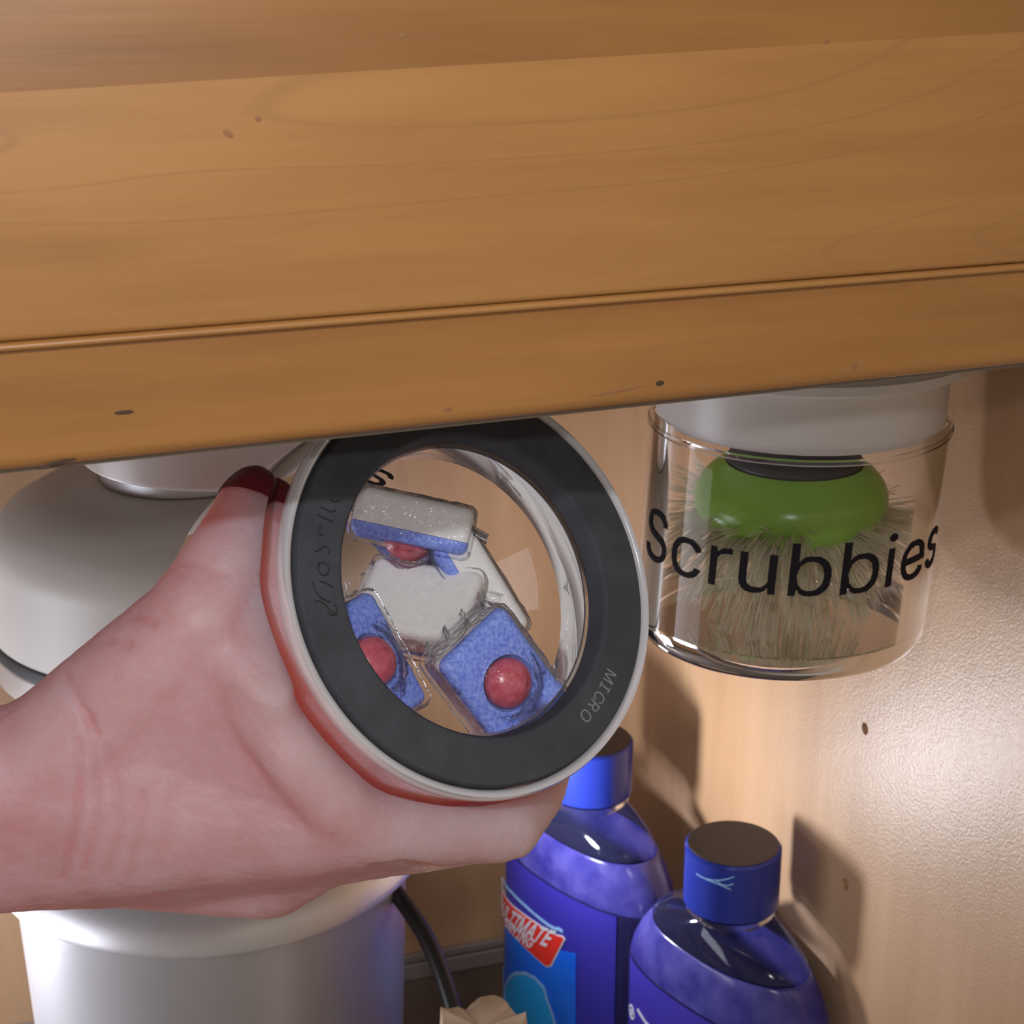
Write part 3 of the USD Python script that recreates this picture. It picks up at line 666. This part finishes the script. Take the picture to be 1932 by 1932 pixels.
printed(b1, o1, a1, bb1, 'label_art', unary_union([stroke([(335, 120), (450, 290), (600, 440), (710, 540)], .0009), stroke([(735, 560), (900, 690), (1000, 745)], .0009), stroke([(1020, 735), (1070, 765)], .0011)]), print_pale, lift=.0011, parent=lab1, label='pale line of small print')
printed(b1, o1, a1, bb1, 'label_art', stroke([(265, 120), (255, 260), (285, 360), (290, 470), (250, 520)], .0016), print_white, lift=.0021, parent=lab1)
bub = [(360, 1640), (370, 1470), (420, 1350), (500, 1290), (620, 1290), (740, 1350), (850, 1470), (890, 1620), (950, 1780), (1000, 1960), (1010, 2150)]
printed(b1, o1, a1, bb1, 'label_art', Polygon(S1(bub + [(560, 2150), (480, 1850)])).buffer(0), print_cyan, lift=.0011, parent=lab1)
printed(b1, o1, a1, bb1, 'label_art', unary_union([stroke(bub, .0010), stroke([(130, 1190), (190, 1220), (225, 1380), (270, 1520), (370, 1600)], .0007), stroke([(140, 1290), (160, 1460), (250, 1620), (350, 1800), (420, 1960), (470, 2100)], .0013)]), print_pale, lift=.0015, parent=lab1)
rd = np.array(S1([(405, 1720)]))[0]
printed(b1, o1, a1, bb1, 'label_art', Point(*rd).buffer(.0030), print_white, lift=.0019, parent=lab1)
printed(b1, o1, a1, bb1, 'label_art', Point(*rd).buffer(.0019), print_red, lift=.0023, parent=lab1, label='red dot')
S2 = lambda pts: [surf(o2, a2, bb2, 880 + x / 2.683, 1350 + y / 2.683) for x, y in pts]
c2 = np.array(S2([(838, 1500)]))[0]
printed(b2, o2, a2, bb2, 'label_art', unary_union([Point(*c2).buffer(.0042).difference(Point(*c2).buffer(.0031)), Point(*c2).buffer(.0017).difference(Point(*c2).buffer(.0009)), LineString(S2([(870, 1490), (910, 1555), (960, 1600)])).buffer(.0008)]), print_white, lift=.0007, parent=lab2, label='pale round emblem')
# pale sprig mark on the near cap
def on_cap(o, px_, py_):
    d = at(px_, py_, 1) - EYE; A = d[0] ** 2 + d[1] ** 2; e_ = EYE - o; B = e_[0] * d[0] + e_[1] * d[1]; C = e_[0] ** 2 + e_[1] ** 2 - .0248 ** 2
    return EYE + d * ((-B - math.sqrt(B * B - A * C)) / A)
Cz = lambda pts: [on_cap(o2, 880 + x / 2.683, 1350 + y / 2.683) for x, y in pts]
part(b2, 'cap_mark', cat_([tube(spline(Cz(p), 14), .00035, 6) for p in ([(1165, 800), (1210, 825), (1270, 835), (1355, 815)], [(1215, 830), (1280, 855), (1340, 882)], [(1270, 838), (1310, 860), (1352, 850)])]), print_pale, smooth=True, label='pale blue sprig mark on the cap')

# ------------------------------------------------------------------ cord and bag
co = thing('power_cord', 'thick black power cord hanging between the disposal and the bottles', 'cord', at(865, 1932, .90))
pts = [at(700, 1610, .955), at(752, 1690, .945), at(800, 1762, .93), at(838, 1850, .915), at(862, 1935, .905), at(880, 2040, .90)]
pts += [np.array([pts[-1][0] + .004, pts[-1][1] - .005, .06]), np.array([pts[-1][0] - .02, pts[-1][1] - .03, .0052]), np.array([pts[-1][0] - .06, pts[-1][1] - .09, .0052])]
part(co, 'cable', tube(spline(pts, 90), .0046, 14), cord_black, smooth=True)
bgp = at(908, 2010, .80)
pb = thing('paper_bag', 'small crumpled tan paper bag at the bottom edge in front of the bottles', 'paper bag', (bgp[0], bgp[1], 0))
ztop = at(905, 1903, .80)[2]
rows = []
for i, zz in enumerate(np.linspace(0.001, ztop, 26)):
    th = np.linspace(0, 2 * np.pi, 80, endpoint=False); t_ = zz / ztop
    rr = (.030 - .010 * t_ ** 2) * (1 + .10 * np.sin(th * 5 + t_ * 3) * t_ + .16 * (meshkit.fbm(np.c_[np.cos(th) * 2, np.sin(th) * 2, np.full(80, t_ * 6)], 3) - .5))
    zr = zz + (t_ > .97) * .009 * (meshkit.fbm(np.c_[np.cos(th) * 3.1 + 7, np.sin(th) * 3.1, np.zeros(80)], 2) - .5)
    rows.append(np.c_[bgp[0] + rr * np.cos(th), bgp[1] + rr * np.sin(th) * .8, zr])
v = np.vstack(rows + [rows[0].mean(0)[None], rows[-1].mean(0)[None] - [0, 0, .004]]); f = []
for i in range(25):
    for j in range(80):
        q, j2 = i * 80, (j + 1) % 80
        f += [[q + j, q + j2, q + 80 + j2], [q + j, q + 80 + j2, q + 80 + j]]
n = len(v)
f += [[n - 2, (j + 1) % 80, j] for j in range(80)] + [[n - 1, 25 * 80 + j, 25 * 80 + (j + 1) % 80] for j in range(80)]
part(pb, 'bag', trimesh.Trimesh(v, f, process=False), paper, smooth=40)

# ------------------------------------------------------------------ added body for the unseen cabinet lamp, at the disposal's rim
ld = np.array([DX, DY, LAMP[2]]) - LAMP; ld /= np.linalg.norm(ld); ly = np.cross(ez, ld)
lf = (LAMP - .013 * np.array([.93, .12, .35]), ly, ez, ld)
lm = thing('added_lamp_body', 'added body for the inferred cabinet lamp at the disposal rim, hidden behind the hand', 'lamp', LAMP)
part(lm, 'socket', lathe([(0, .0106), (.008, .0106), (.009, .0115), (.009, .0150), (0, .0150)], 40, lf), white_plastic)
